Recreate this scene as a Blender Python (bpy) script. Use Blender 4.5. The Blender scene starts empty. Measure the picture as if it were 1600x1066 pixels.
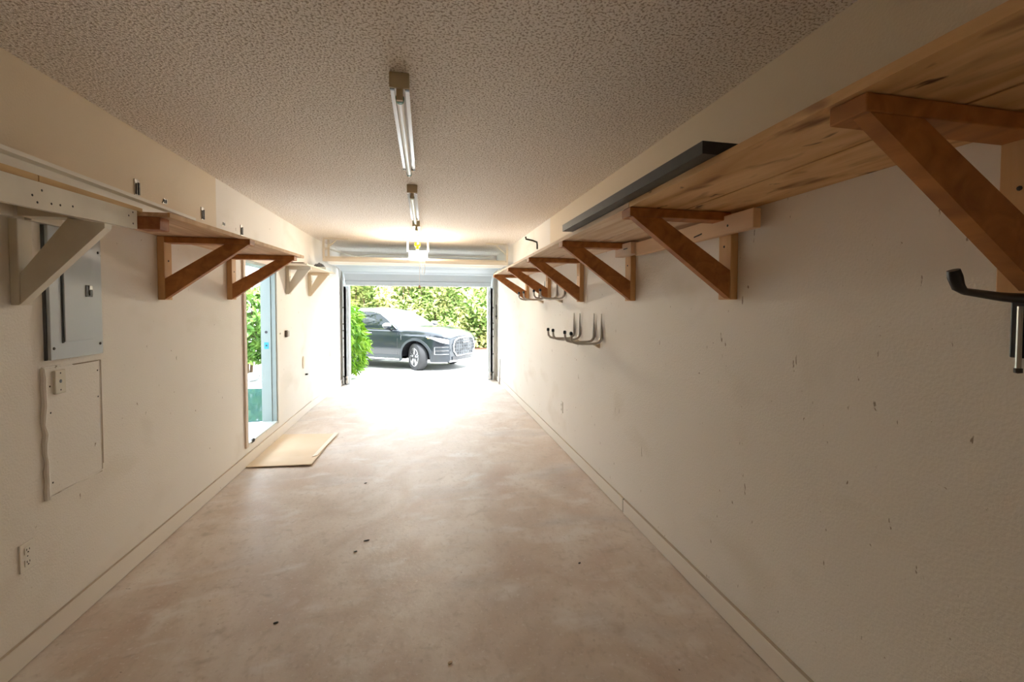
import bpy, bmesh, math, random
from mathutils import Vector, Matrix
random.seed(7)
C = bpy.context.scene.collection
S = bpy.context.scene
PI = math.pi

# ------------------------------------------------------------------ camera
YAW, PITCH, ROLL, HC = 0.2222, -0.0331, 0.0029, 1.4521
fw = Vector((math.sin(YAW)*math.cos(PITCH), math.cos(YAW)*math.cos(PITCH), math.sin(PITCH)))
rt = Vector((math.cos(YAW), -math.sin(YAW), 0))
up = rt.cross(fw)
r2 = rt*math.cos(ROLL) + up*math.sin(ROLL)
u2 = -rt*math.sin(ROLL) + up*math.cos(ROLL)
cam = bpy.data.cameras.new('camera')
cam.sensor_width = 36.0
cam.lens = 712.08/1600*36
cam.shift_x = (800-826.19)/1600
cam.shift_y = (502.24-533)/1600
cam.clip_start = 0.02
cam.clip_end = 300
co = bpy.data.objects.new('camera', cam)
C.objects.link(co)
co.matrix_world = Matrix(((r2.x, u2.x, -fw.x, 0), (r2.y, u2.y, -fw.y, 0), (r2.z, u2.z, -fw.z, HC), (0, 0, 0, 1)))
S.camera = co

# ------------------------------------------------------------------ world, sun, exposure
SKY, SUN, EXPO, BULB, TUBE = 7.9, 11.0, 0.46, 205.0, 0.0
w = bpy.data.worlds.new('sky'); S.world = w; w.use_nodes = True
bg = w.node_tree.nodes['Background']
bg.inputs['Color'].default_value = (0.83, 0.92, 1.0, 1)
bg.inputs['Strength'].default_value = SKY
sl = bpy.data.lights.new('sun', 'SUN'); sl.energy = SUN; sl.angle = math.radians(6); sl.color = (1, .98, .95)
so = bpy.data.objects.new('sun', sl); C.objects.link(so)
so.rotation_euler = Vector((-0.52, 0.30, -1.0)).to_track_quat('-Z', 'Y').to_euler()
so.location = (-6, -6, 14)
S.view_settings.view_transform = 'Standard'
S.view_settings.look = 'None'
S.view_settings.exposure = EXPO
S.view_settings.gamma = 1
S.view_settings.use_curve_mapping = False
S.cycles.max_bounces = 16
S.cycles.diffuse_bounces = 10
S.cycles.glossy_bounces = 4
S.cycles.caustics_reflective = False
S.cycles.caustics_refractive = False
S.cycles.sample_clamp_indirect = 8
try: S.cycles.use_denoising = True
except Exception: pass

def portal(name, loc, rot, sx, sy):
    l = bpy.data.lights.new(name, 'AREA'); l.shape = 'RECTANGLE'; l.size = sx; l.size_y = sy
    l.cycles.is_portal = True
    o = bpy.data.objects.new(name, l); C.objects.link(o); o.location = loc; o.rotation_euler = rot

# ------------------------------------------------------------------ dimensions
XL, XR, YB, YF, H = -1.588, 1.361, -1.2, 8.9, 2.44
portal('daylight_garage_opening', (-.1, 9.02, .92), (PI/2, 0, 0), 2.5, 1.8)
portal('daylight_side_doorway', (XL-.15, 4.97, 1.02), (PI/2, 0, PI/2), .85, 1.66)

# ------------------------------------------------------------------ materials
MATS = {}
def mat(name, col, rough=.6, metal=0, col2=None, scale=(8, 8, 8), detail=4, ramp=(.35, .65), bump=0, bscale=None,
        emit=None, estr=0, spec=None, dist=0.0, coat=0, trans=0, speck=None):
    if name in MATS: return MATS[name]
    m = bpy.data.materials.new(name); m.use_nodes = True
    nt = m.node_tree; b = nt.nodes['Principled BSDF']
    b.inputs['Base Color'].default_value = (*col, 1)
    b.inputs['Roughness'].default_value = rough
    b.inputs['Metallic'].default_value = metal
    if coat: b.inputs['Coat Weight'].default_value = coat
    if trans: b.inputs['Transmission Weight'].default_value = trans
    if spec is not None: b.inputs['Specular IOR Level'].default_value = spec
    tc = nt.nodes.new('ShaderNodeTexCoord')
    def noise(sc, det=4, ds=0.0):
        mp = nt.nodes.new('ShaderNodeMapping'); mp.inputs['Scale'].default_value = sc
        nt.links.new(tc.outputs['Object'], mp.inputs['Vector'])
        n = nt.nodes.new('ShaderNodeTexNoise'); n.inputs['Scale'].default_value = 1
        n.inputs['Detail'].default_value = det; n.inputs['Distortion'].default_value = ds
        nt.links.new(mp.outputs['Vector'], n.inputs['Vector'])
        return n.outputs['Fac']
    out = None
    if col2 is not None:
        f = noise(scale, detail, dist)
        r = nt.nodes.new('ShaderNodeValToRGB')
        r.color_ramp.elements[0].position = ramp[0]; r.color_ramp.elements[1].position = ramp[1]
        r.color_ramp.elements[0].color = (*col, 1); r.color_ramp.elements[1].color = (*col2, 1)
        nt.links.new(f, r.inputs['Fac']); out = r.outputs['Color']
    for sp in (speck or []):     # (colour, scale, lo, hi) sparse marks
        f = noise(sp[1], 3, .4)
        r = nt.nodes.new('ShaderNodeMapRange')
        r.inputs['From Min'].default_value = sp[2]; r.inputs['From Max'].default_value = sp[3]
        nt.links.new(f, r.inputs['Value'])
        mx = nt.nodes.new('ShaderNodeMix'); mx.data_type = 'RGBA'
        nt.links.new(r.outputs['Result'], mx.inputs['Factor'])
        if out is None: mx.inputs['A'].default_value = (*col, 1)
        else: nt.links.new(out, mx.inputs['A'])
        mx.inputs['B'].default_value = (*sp[0], 1)
        out = mx.outputs['Result']
    if out is not None: nt.links.new(out, b.inputs['Base Color'])
    if bump:
        f = noise(bscale or scale, 3)
        bp = nt.nodes.new('ShaderNodeBump'); bp.inputs['Strength'].default_value = bump
        bp.inputs['Distance'].default_value = .01
        nt.links.new(f, bp.inputs['Height']); nt.links.new(bp.outputs['Normal'], b.inputs['Normal'])
    if emit:
        b.inputs['Emission Color'].default_value = (*emit, 1); b.inputs['Emission Strength'].default_value = estr
    MATS[name] = m
    return m

WSP = [((.34, .28, .22), (34, 34, 15), .725, .75), ((.50, .44, .36), (75, 75, 75), .735, .76), ((.72, .67, .59), (1.6, 1.6, 2.6), .58, .85)]
WALL = mat('painted_wall', (.81, .78, .735), .65, col2=(.845, .82, .78), scale=(.7, .7, .7), bump=.18, bscale=(110, 110, 110), speck=WSP)
def wall_zoned(name, yb, side):
    """off-white wall whose older cream coat is left showing on the upper near stretch"""
    m = mat(name, (.81, .775, .72), .65, col2=(.845, .815, .765), scale=(.7, .7, .7), bump=.18, bscale=(110, 110, 110), speck=WSP)
    nt = m.node_tree; b = nt.nodes['Principled BSDF']; src = b.inputs['Base Color'].links[0].from_socket
    g = nt.nodes.new('ShaderNodeNewGeometry'); sp = nt.nodes.new('ShaderNodeSeparateXYZ'); nt.links.new(g.outputs['Position'], sp.inputs[0])
    def step(sock, v, gt):
        n = nt.nodes.new('ShaderNodeMath'); n.operation = 'GREATER_THAN' if gt else 'LESS_THAN'; n.inputs[1].default_value = v
        nt.links.new(sock, n.inputs[0]); return n.outputs[0]
    mu = nt.nodes.new('ShaderNodeMath'); mu.operation = 'MULTIPLY'
    nt.links.new(step(sp.outputs['Y'], yb, False), mu.inputs[0]); nt.links.new(step(sp.outputs['Z'], 1.9, True), mu.inputs[1])
    mx = nt.nodes.new('ShaderNodeMix'); mx.data_type = 'RGBA'; nt.links.new(mu.outputs[0], mx.inputs['Factor'])
    nt.links.new(src, mx.inputs['A']); mx.inputs['B'].default_value = (.76, .655, .50, 1)
    nt.links.new(mx.outputs['Result'], b.inputs['Base Color'])
    return m
WALL_L = wall_zoned('painted_wall_left', 4.02, 0)
WALL_R = wall_zoned('painted_wall_right', 4.95, 1)
CEIL = mat('popcorn_ceiling', (.95, .905, .86), .95, col2=(.50, .43, .36), scale=(102, 102, 102), detail=2, ramp=(.50, .62), bump=1.0, bscale=(102, 102, 102))
FLOOR = mat('worn_concrete', (.585, .475, .39), .46, spec=.32, col2=(.76, .695, .635), scale=(1.6, 1.2, 1), detail=13, ramp=(.28, .70), bump=.12, bscale=(40, 40, 40), dist=1.8,
            speck=[((.55, .41, .33), (2.2, 1.7, 1), .52, .82), ((.54, .51, .50), (1.3, 2.6, 1), .54, .84), ((.80, .775, .755), (3.2, 5.5, 1), .56, .80),
                   ((.50, .42, .35), (26, 17, 1), .54, .95), ((.82, .79, .76), (60, 60, 1), .60, .90), ((.47, .39, .33), (48, 40, 1), .60, .90), ((.42, .35, .29), (7, 9, 1), .64, .86), ((.15, .11, .09), (36, 36, 1), .755, .775)])
BASE = mat('baseboard_paint', (.80, .75, .68), .5, speck=[((.45, .38, .3), (22, 22, 22), .74, .8)])
WHITE = mat('white_paint', (.82, .80, .74), .5)
WPAINT = mat('old_white_paint', (.74, .70, .60), .55, col2=(.66, .61, .51), scale=(5, 5, 5))
CREAM = mat('cream_paint', (.80, .70, .55), .6)
BRACE = mat('stained_fir', (.47, .19, .045), .6, col2=(.31, .11, .024), scale=(14, 3, 14), detail=6, dist=.8)
PINE = mat('pine', (.68, .44, .22), .6, col2=(.56, .32, .13), scale=(10, 10, 1.2), detail=5, dist=.6)
PLANK = mat('rough_plank', (.78, .52, .27), .65, col2=(.56, .31, .12), scale=(7, .9, 7), detail=10, dist=2.2, ramp=(.34, .66), bump=.1, bscale=(60, 4, 60),
            speck=[((.26, .11, .04), (10, 3.4, 10), .57, .70), ((.12, .05, .02), (13, 6, 13), .64, .70)])
SEAM = mat('seam_shade', (.10, .05, .02), .8)  # near-black colour painted as the shade between planks
PLANKF = mat('bleached_plank', (.82, .67, .52), .65, col2=(.66, .48, .32), scale=(14, 1.1, 14), detail=9, dist=1.6, ramp=(.36, .64), bump=.1, bscale=(60, 4, 60),
            speck=[((.34, .18, .08), (9, 2.2, 9), .62, .76)])
CLEAT = mat('pale_pine', (.82, .60, .40), .6, col2=(.72, .49, .30), scale=(10, 1.5, 10), detail=5)
PLY = mat('plywood', (.76, .54, .36), .65, col2=(.54, .33, .18), scale=(22, 1.0, 22), detail=6, dist=1.0)
PLYEDGE = mat('plywood_edge', (.62, .42, .19), .7, col2=(.50, .31, .12), scale=(6, 4, 30))
NAIL = mat('dark_steel', (.06, .055, .05), .5, .6)
GALV = mat('galvanised_steel', (.48, .46, .43), .35, .85)
STEEL = mat('cream_steel', (.72, .67, .57), .45, .2)
GREYM = mat('track_metal', (.88, .92, .95), .4, .0)
FIXW = mat('glossy_white_enamel', (.86, .87, .88), .07)
ENDCAP = mat('tan_end_cap', (.50, .41, .26), .5)
TUBEM = mat('lamp_tube', (.82, .85, .86), .15, emit=(1, 1, 1), estr=TUBE)
BLACK = mat('black_plastic', (.012, .012, .014), .35)
BLACKB = mat('black_board', (.018, .018, .02), .4, col2=(.03, .03, .03), scale=(20, 20, 20))
PANEL = mat('grey_blue_enamel', (.50, .56, .62), .4)
PANELD = mat('panel_recess', (.10, .11, .12), .6)
CARD = mat('cardboard', (.74, .60, .44), .8, col2=(.70, .55, .38), scale=(3, 3, 3))
CARDE = mat('cardboard_edge', (.45, .33, .20), .9)
DOORM = mat('garage_door_steel', (.40, .45, .49), .45)
JAMB = mat('pale_blue_jamb', (.29, .345, .325), .45)
JAMBW = mat('pale_trim_paint', (.84, .90, .93), .45)
CASING = mat('casing_paint', (.74, .62, .52), .5)
PAVE = mat('pale_pavers', (.62, .59, .55), .8, col2=(.70, .68, .65), scale=(2.2, 2.2, 2.2), detail=5)
LEAF1 = mat('hedge_leaf', (.13, .26, .035), .5, col2=(.62, .62, .24), scale=(1.3, 1.3, 1.3), detail=6, ramp=(.36, .62))
LEAF2 = mat('shrub_leaf', (.10, .28, .015), .45, col2=(.30, .46, .03), scale=(5, 5, 5), detail=3)
LEAF3 = mat('yard_leaf', (.07, .17, .03), .45, col2=(.22, .36, .07), scale=(3, 3, 3), detail=3)
BARK = mat('bark', (.16, .10, .06), .9)
MULCH = mat('mulch', (.22, .09, .05), .95, col2=(.12, .05, .03), scale=(18, 18, 18), bump=.8, bscale=(30, 30, 30))
CURB = mat('curb_concrete', (.62, .58, .52), .85, col2=(.52, .48, .43), scale=(12, 12, 12))
STUCCO = mat('grey_stucco', (.62, .66, .72), .85)
WATER = mat('pool_water', (.05, .13, .125), .06, spec=.35, col2=(.075, .16, .155), scale=(3, 3, 3), bump=.12, bscale=(6, 6, 6))
STONE = mat('grey_stone', (.36, .38, .42), .85, col2=(.50, .52, .55), scale=(14, 14, 14))
CARP = mat('car_paint', (.012, .017, .024), .28, .0, coat=.8, spec=.3)
CARK = mat('car_cladding', (.04, .047, .055), .5)
CARG = mat('car_glass', (.012, .018, .02), .03, spec=.3)
CHROME = mat('chrome', (.52, .54, .56), .15, 1.0)
ALLOY = mat('alloy', (.72, .73, .75), .25, .9)
GBAR = mat('satin_grille_bar', (.10, .108, .116), .4, .3)
TYRE = mat('tyre_rubber', (.03, .03, .033), .75, bump=.2, bscale=(60, 60, 60))
LAMPG = mat('headlight_glass', (.66, .70, .76), .06)
AMBER = mat('amber_lens', (.85, .45, .12), .2)
YELLOW = mat('yellow_plastic', (.85, .62, .02), .5)
BULBM = mat('lit_lens', (1, .93, .8), .4, emit=(1.0, .86, .68), estr=BULB)
CORD = mat('white_cord', (.80, .77, .72), .7)
BLUETAG = mat('blue_tape', (.03, .36, .62), .5)
RAG = mat('dark_rag', (.10, .11, .13), .9, col2=(.20, .21, .24), scale=(30, 30, 30))
PBLUE = mat('pale_blue_box_card', (.72, .82, .88), .6)
RED_W = mat('red_brown_wood', (.42, .16, .055), .65, col2=(.30, .10, .03), scale=(30, 30, 30))
RUBBERG = mat('dark_blue_rubber', (.02, .035, .05), .5)
GREENP = mat('green_lamp_base', (.03, .20, .13), .4)

# ------------------------------------------------------------------ mesh helpers
class MB:
    def __init__(s): s.bm = bmesh.new()
    def box(s, x0, x1, y0, y1, z0, z1, bev=0):
        r = bmesh.ops.create_cube(s.bm, size=1)
        vs = r['verts']
        for v in vs:
            v.co = Vector((x0+(v.co.x+.5)*(x1-x0), y0+(v.co.y+.5)*(y1-y0), z0+(v.co.z+.5)*(z1-z0)))
        if bev:
            es = list({e for v in vs for e in v.link_edges})
            bmesh.ops.bevel(s.bm, geom=es, offset=bev, segments=2, affect='EDGES', profile=.5)
        return s
    def prism(s, pts, axis, a, b):
        """pts: 2D outline; extruded along axis ('x','y','z') from a to b"""
        def P(p, t):
            return {'x': (t, p[0], p[1]), 'y': (p[0], t, p[1]), 'z': (p[0], p[1], t)}[axis]
        A = [s.bm.verts.new(P(p, a)) for p in pts]; B = [s.bm.verts.new(P(p, b)) for p in pts]
        n = len(pts)
        fs = [s.bm.faces.new(A), s.bm.faces.new(B[::-1])]
        for i in range(n):
            fs.append(s.bm.faces.new((A[i], B[i], B[(i+1) % n], A[(i+1) % n])))
        bmesh.ops.recalc_face_normals(s.bm, faces=fs)
        return s
    def tube(s, pts, r, n=10, caps=True):
        pts = [Vector(p) for p in pts]
        rr = r if isinstance(r, (list, tuple)) else [r]*len(pts)
        rings = []; prev = None
        for i, p in enumerate(pts):
            t = (pts[min(i+1, len(pts)-1)]-pts[max(i-1, 0)]).normalized()
            if prev is None:
                a = Vector((0, 0, 1)) if abs(t.z) < .9 else Vector((1, 0, 0))
                nrm = (a - t*a.dot(t)).normalized()
            else:
                nrm = (prev - t*prev.dot(t)).normalized()
            prev = nrm; bn = t.cross(nrm)
            rings.append([s.bm.verts.new(p + (nrm*math.cos(2*PI*k/n)+bn*math.sin(2*PI*k/n))*rr[i]) for k in range(n)])
        for A, B in zip(rings, rings[1:]):
            for k in range(n): s.bm.faces.new((A[k], A[(k+1) % n], B[(k+1) % n], B[k]))
        if caps:
            s.bm.faces.new(rings[0][::-1]); s.bm.faces.new(rings[-1])
        return s
    def lathe(s, prof, axis='y', n=32, c=(0, 0, 0)):
        """prof: [(r, t)] around axis"""
        c = Vector(c); rings = []
        for r, t in prof:
            ring = []
            for k in range(n):
                a = 2*PI*k/n; u, v = r*math.cos(a), r*math.sin(a)
                ring.append(s.bm.verts.new(c + Vector({'y': (u, t, v), 'x': (t, u, v), 'z': (u, v, t)}[axis])))
            rings.append(ring)
        fs = []
        for A, B in zip(rings, rings[1:]):
            for k in range(n): fs.append(s.bm.faces.new((A[k], A[(k+1) % n], B[(k+1) % n], B[k])))
        for R_ in (rings[0], rings[-1]):
            if prof[0 if R_ is rings[0] else -1][0] > 1e-4:
                try: fs.append(s.bm.faces.new(R_))
                except ValueError: pass
        bmesh.ops.recalc_face_normals(s.bm, faces=fs)
        return s
    def grid(s, rows):
        """rows of 3D points -> quads"""
        V = [[s.bm.verts.new(p) for p in r] for r in rows]
        for A, B in zip(V, V[1:]):
            for k in range(len(A)-1): s.bm.faces.new((A[k], A[k+1], B[k+1], B[k]))
        return s
    def leaf(s, c, d, n, L, W):
        d = d.normalized(); sd = d.cross(n)
        if sd.length < 1e-3: sd = d.cross(Vector((.3, .8, .5)))
        sd.normalize(); nn = sd.cross(d)
        a = s.bm.verts.new(c); m1 = s.bm.verts.new(c+d*L*.45+sd*W*.5+nn*L*.06); m2 = s.bm.verts.new(c+d*L*.45-sd*W*.5+nn*L*.06)
        b = s.bm.verts.new(c+d*L-nn*L*.12)
        s.bm.faces.new((a, m1, b)); s.bm.faces.new((a, b, m2))

def wloc(o):
    p = Vector((0, 0, 0))
    while o is not None:
        p += o.location; o = o.parent
    return p

def obj(name, mb, material, parent=None, smooth=False, local=False):
    bm = mb.bm; me = bpy.data.meshes.new(name)
    if local: base = Vector((0, 0, 0)); off = Vector((0, 0, 0))
    elif parent is not None:
        off = wloc(parent); base = Vector((0, 0, 0))
    else:
        xs = [v.co for v in bm.verts]
        base = Vector(((min(v.x for v in xs)+max(v.x for v in xs))/2, (min(v.y for v in xs)+max(v.y for v in xs))/2, min(v.z for v in xs)))
        off = base
    bmesh.ops.translate(bm, verts=bm.verts, vec=-off)
    bm.to_mesh(me); bm.free()
    me.materials.append(material)
    if smooth:
        for p in me.polygons: p.use_smooth = True
        if smooth != 'all':
            try: me.set_sharp_from_angle(angle=math.radians(40))
            except Exception: pass
    o = bpy.data.objects.new(name, me); C.objects.link(o)
    o.location = base
    if parent is not None: o.parent = parent
    return o

def thing(name, label, cat, loc, group=None, rz=0):
    o = bpy.data.objects.new(name, None); C.objects.link(o); o.empty_display_size = .1
    o.location = loc; o.rotation_euler = (0, 0, rz)
    tag(o, label, cat, group); return o
def tag(o, label, cat, group=None, kind=None):
    o['label'] = label; o['category'] = cat
    if group: o['group'] = group
    if kind: o['kind'] = kind
    return o
def struct(name, mb, m, label=None, parent=None, smooth=False):
    o = obj(name, mb, m, parent, smooth)
    if parent is None: o['kind'] = 'structure'
    if label: o['label'] = label
    return o
def box(*a, **k): return MB().box(*a, **k)

# ================================================================== SETTING
struct('floor', box(XL-.14, XR+.14, YB-.14, YF+.16, -.12, 0), FLOOR, 'worn beige concrete garage floor')
struct('ceiling', box(XL-.14, XR+.14, YB-.14, YF+.30, H, H+.15), CEIL, 'tan popcorn textured garage ceiling')
D0, D1, DZ0, DZ1 = 4.56, 5.42, .185, 1.865       # side doorway
m = MB()
m.box(XL-.14, XL, YB-.14, D0, 0, H).box(XL-.14, XL, D1, YF+.14, 0, H).box(XL-.14, XL, D0, D1, 0, DZ0).box(XL-.14, XL, D0, D1, DZ1, H)
m.prism([(XL-.001, 6.9), (-1.505, YF), (XL-.001, YF)], 'z', 0, H-.001)
struct('wall_left', m, WALL_L, 'cream left wall with side doorway')
struct('wall_right', box(XR, XR+.14, YB-.14, YF+.14, 0, H), WALL_R, 'cream right wall with scuffs')
struct('wall_back', box(XL, XR, YB-.14, YB, 0, H), WALL, 'cream wall behind the viewer')
OX0, OX1, OZ = -1.385, 1.20, 2.12
m = MB(); m.box(XL, OX0, YF, YF+.14, 0, H).box(OX1, XR, YF, YF+.14, 0, H).box(OX0, OX1, YF, YF+.14, OZ, H)
struct('wall_front', m, WALL, 'wall around the garage door opening')
struct('baseboard_left', MB().prism([(XL, YB), (XL+.016, YB), (XL+.016, 6.9), (-1.489, YF-.021), (-1.506, YF-.021), (XL, 6.9)], 'z', .005, .105), BASE, 'cream baseboard along left wall')
TOPLINE = mat('top_line', (.52, .44, .35), .9)  # thin brownish line along the baseboard tops
obj('top_line', box(XL+.002, XL+.0135, YB, 6.9, .105, .1068), TOPLINE, C.objects['baseboard_left'])
struct('baseboard_right', box(XR-.016, XR, 2.945, YF-.02, .005, .10, bev=.003), BASE, 'cream baseboard along far right wall')
obj('top_line', box(XR-.0135, XR-.002, 2.945, YF-.3, .10, .1018), TOPLINE, C.objects['baseboard_right'])
obj('dark_joint', box(XR-.012, XR-.0005, 2.926, 2.944, .002, .098), NAIL, C.objects['baseboard_right'])
struct('baseboard_right.001', box(XR-.020, XR, YB, 2.925, .005, .10, bev=.003), BASE, 'near length of right baseboard past the gap')
obj('top_line', box(XR-.0175, XR-.002, YB, 2.925, .10, .1018), TOPLINE, C.objects['baseboard_right.001'])
# garage opening jambs
struct('trim_1', box(OX0-.10, OX0+.012, YF-.02, YF+.13, 0, OZ), JAMBW, 'pale jamb left of garage opening')
struct('trim_2', box(OX1-.012, OX1+.10, YF-.02, YF+.13, 0, OZ), JAMBW, 'pale jamb right of garage opening')
# side doorway (door_1): casing, jamb, stop, sill
d = thing('door_1', 'open side doorway in left wall with pale blue jamb', 'door', (XL, (D0+D1)/2, DZ0)); d['kind'] = 'structure'
obj('jamb', box(XL-.14, XL+.004, D1-.022, D1, DZ0, DZ1), JAMB, d)
obj('jamb', box(XL-.14, XL+.004, D0, D0+.022, DZ0, DZ1), WHITE, d)
obj('head_jamb', box(XL-.14, XL+.004, D0, D1, DZ1-.022, DZ1), JAMB, d)
obj('sill', box(XL-.17, XL+.01, D0, D1, DZ0-.004, DZ0+.012), mat('threshold', (.6, .66, .64), .4), d)
obj('door_stop', box(XL-.052, XL-.040, D1-.034, D1-.022, DZ0, DZ1), JAMB, d)
obj('casing', box(XL, XL+.016, D0-.055, D0, DZ0-.02, DZ1+.055, bev=.004), CASING, d)
obj('casing', box(XL, XL+.016, D1, D1+.055, DZ0-.02, DZ1+.055, bev=.004), WHITE, d)
obj('casing', box(XL, XL+.016, D0, D1, DZ1, DZ1+.055, bev=.004), CASING, d)
obj('strike_hole', MB().lathe([(.0, 0), (.014, 0), (.014, .003), (0, .003)], 'y', 16, (XL-.088, D1-.0255, 1.165)), BLACK, d)
tp = obj('strike_tape', box(XL-.108, XL-.066, D1-.025, D1-.0215, .985, 1.055), BLUETAG, d); tp['label'] = 'blue tape square over strike hole'
obj('latch_hole', MB().lathe([(.0, 0), (.009, 0), (.009, .003), (0, .003)], 'y', 14, (XL-.086, D1-.027, 1.02)), BLACK, tp)
m = MB().prism([(4.64, .175), (4.66, .205), (4.70, .21), (4.735, .19), (4.72, .172)], 'x', XL, XL+.01)
tag(obj('loose_chip', m, NAIL), 'dark chipped scrap at near corner of side doorway sill', 'debris')

# ================================================================== OUTSIDE
m = MB(); gx = [-14, -4, -1.6, 1.4, 4, 14]; ys = [8.9, 9.06, 10.2, 11.4, 13, 16, 24]; zs = [-.02, -.02, -.11, -.20, -.245, -.27, -.3]
m.grid([[Vector((x, y, z)) for x in gx] for y, z in zip(ys, zs)])
r = bmesh.ops.extrude_face_region(m.bm, geom=list(m.bm.faces)); bmesh.ops.translate(m.bm, verts=[v for v in r['geom'] if isinstance(v, bmesh.types.BMVert)], vec=(0, 0, -.15))
bmesh.ops.recalc_face_normals(m.bm, faces=list(m.bm.faces))
o = struct('driveway', m, PAVE, 'pale sunlit paver driveway beyond the garage opening')
o = struct('side_yard_paving', box(-9, XL-.14, 3.2, 8.9, -.12, -.01), PAVE, 'pale paving outside the side doorway')
pw = tag(obj('pool', box(-4.2, -1.98, 6.3, 8.75, -.01, .004), WATER), 'pale turquoise strip of water seen low through side doorway', 'pool', kind='structure')

struct('added_shade_wall', MB().box(-3.5, -3.36, -1.0, 8.4, -.12, 2.5), STUCCO, 'added unseen wall opposite the side doorway, shading its jamb')  # added out of view to keep sky light off the jamb
struct('added_shade_eave', MB().box(XL-.95, XL-.14, YB-.14, YF+.30, H+.10, H+.16), STUCCO, 'added unseen eave shading the side doorway')  # added out of view to cut daylight at the side doorway
struct('added_shade_facade', MB().box(XL-.14, 9, YB-.14, YF+.30, H+.16, 5.6).box(XR+.141, 9, YB-.14, YF+.30, -.1, H+.16), STUCCO, 'added unseen house wall above and beside the garage, shading the driveway')  # added out of view to shade the driveway and side yard

def blob_leaves(m, n, pfun, L, W, droop=0.0, out=0.6):
    for _ in range(n):
        c, nrm = pfun()
        d = Vector((random.gauss(0, 1), random.gauss(0, 1), random.gauss(0, .8)-droop)) + nrm*out
        l = L*random.uniform(.6, 1.25)
        m.leaf(c, d, nrm + Vector((random.gauss(0, .4), random.gauss(0, .4), .5)), l, l*W)

# long hedge: a bumpy leafy bank, its own stems
HX0, HX1 = -4.2, 7.0
hd = thing('hedge', 'tall yellow-green leafy hedge bank behind the parked car', 'hedge', (0, 18.4, -.26))
def hedge_p():
    x = random.uniform(HX0, HX1); z = random.uniform(.0, 1)**.85*3.9
    bulge = .45*math.sin(x*1.7+z*1.1)*math.sin(z*2.1+x*.6) + .3*math.sin(x*3.7+1)*math.cos(z*3.3)
    y = 17.7 - bulge + random.random()**1.6*.8 + .06*z
    top = 3.35 + .25*math.sin(x*1.9) + .12*math.sin(x*4.7)
    if z > top: z = top*random.random(); 
    return Vector((x, y, z-.2)), Vector((0, -1, .55))
m = MB(); blob_leaves(m, 17000, hedge_p, .20, .50, .1, .7)
f = obj('foliage', m, LEAF1, hd); f['kind'] = 'stuff'
m = MB()
for k in range(26):
    x = HX0+.2+k*.43
    m.tube([(x, 18.3, -.27), (x+.1, 18.25, .6), (x+random.uniform(-.2, .2), 18.2, 2.6)], [.04, .03, .012], 6)
obj('stems', m, BARK, hd)
obj('backing_foliage', box(HX0, HX1, 18.6, 18.8, -.26, 2.9), LEAF3, hd)
hd2 = thing('hedge', 'leafy green hedge along left side of the driveway, beyond the drooping shrub', 'hedge', (-5.5, 12, -.2))
def hedge2_p():
    return Vector((-5.35+.22*math.sin(random.random()*9)-random.random()**1.6*.5, random.uniform(9.4, 13.7), random.uniform(-.15, 3.6))), Vector((1, 0, .5))
m = MB(); blob_leaves(m, 7000, hedge2_p, .20, .50, .1, .7)
f = obj('foliage', m, LEAF1, hd2); f['kind'] = 'stuff'
obj('backing_foliage', box(-6.2, -5.95, 9.4, 13.7, -.22, 3.3), LEAF3, hd2)
tag(obj('mulch_bed', box(-4.4, 7, 16.45, 17.9, -.28, -.19), MULCH), 'red-brown mulch strip under the hedge', 'mulch', kind='stuff')
tag(obj('curb', box(-4.4, 7, 16.3, 16.45, -.30, -.14, bev=.02), CURB), 'low pale concrete curb edging the mulch bed', 'curb')
m = MB().box(2.0, 9, 19.9, 20.2, -.3, 2.2).box(2.0, 3.4, 20.21, 23, -.3, 5)
tag(obj('neighbour_wall', m, STUCCO), 'pale grey stucco building glimpsed behind the hedge at right', 'building')

def shrub(name, label, cat, c, rx, ry, h, n, leafm, L, W, droop, stems, zmin=.15):
    t = thing(name, label, cat, c)
    def pf():
        a = random.uniform(0, 2*PI); u = random.uniform(0, 1); zz = zmin + (1-zmin)*u
        prof = math.sqrt(max(0, 1-(max(0, u-.45)/.58)**2))*(.75+.35*min(1, u*2.2))
        q = prof*(1-.35*random.random()**2)*(1+.14*math.sin(3*a+zz*6))
        nrm = Vector((math.cos(a), math.sin(a), .3))
        return Vector((c[0]+rx*q*math.cos(a), c[1]+ry*q*math.sin(a), c[2]+h*zz)), nrm
    m = MB(); blob_leaves(m, n, pf, L, W, droop, .9)
    f = obj('foliage', m, leafm, t); f['kind'] = 'stuff'
    for k in range(stems):
        a = 2*PI*k/stems
        obj('stem', MB().tube([(c[0]+.05*math.cos(a), c[1]+.05*math.sin(a), c[2]-.01), (c[0]+rx*.25*math.cos(a), c[1]+ry*.25*math.sin(a), c[2]+h*.45),
                      (c[0]+rx*.5*math.cos(a+.4), c[1]+ry*.5*math.sin(a+.4), c[2]+h*.85)], [.022, .016, .006], 6), BARK, t)
    return t
shrub('garden_shrub', 'bright green drooping shrub just outside the left garage jamb', 'shrub', (-1.95, 10.35, -.11), .62, .62, 1.68, 3200, LEAF2, .20, .28, .9, 4, .08)
shrub('garden_shrub', 'leafy green plant framed by the side doorway', 'plant', (-3.86, 11.25, -.17), .55, .55, 1.95, 2000, LEAF3, .22, .42, .2, 5, .22)
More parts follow.
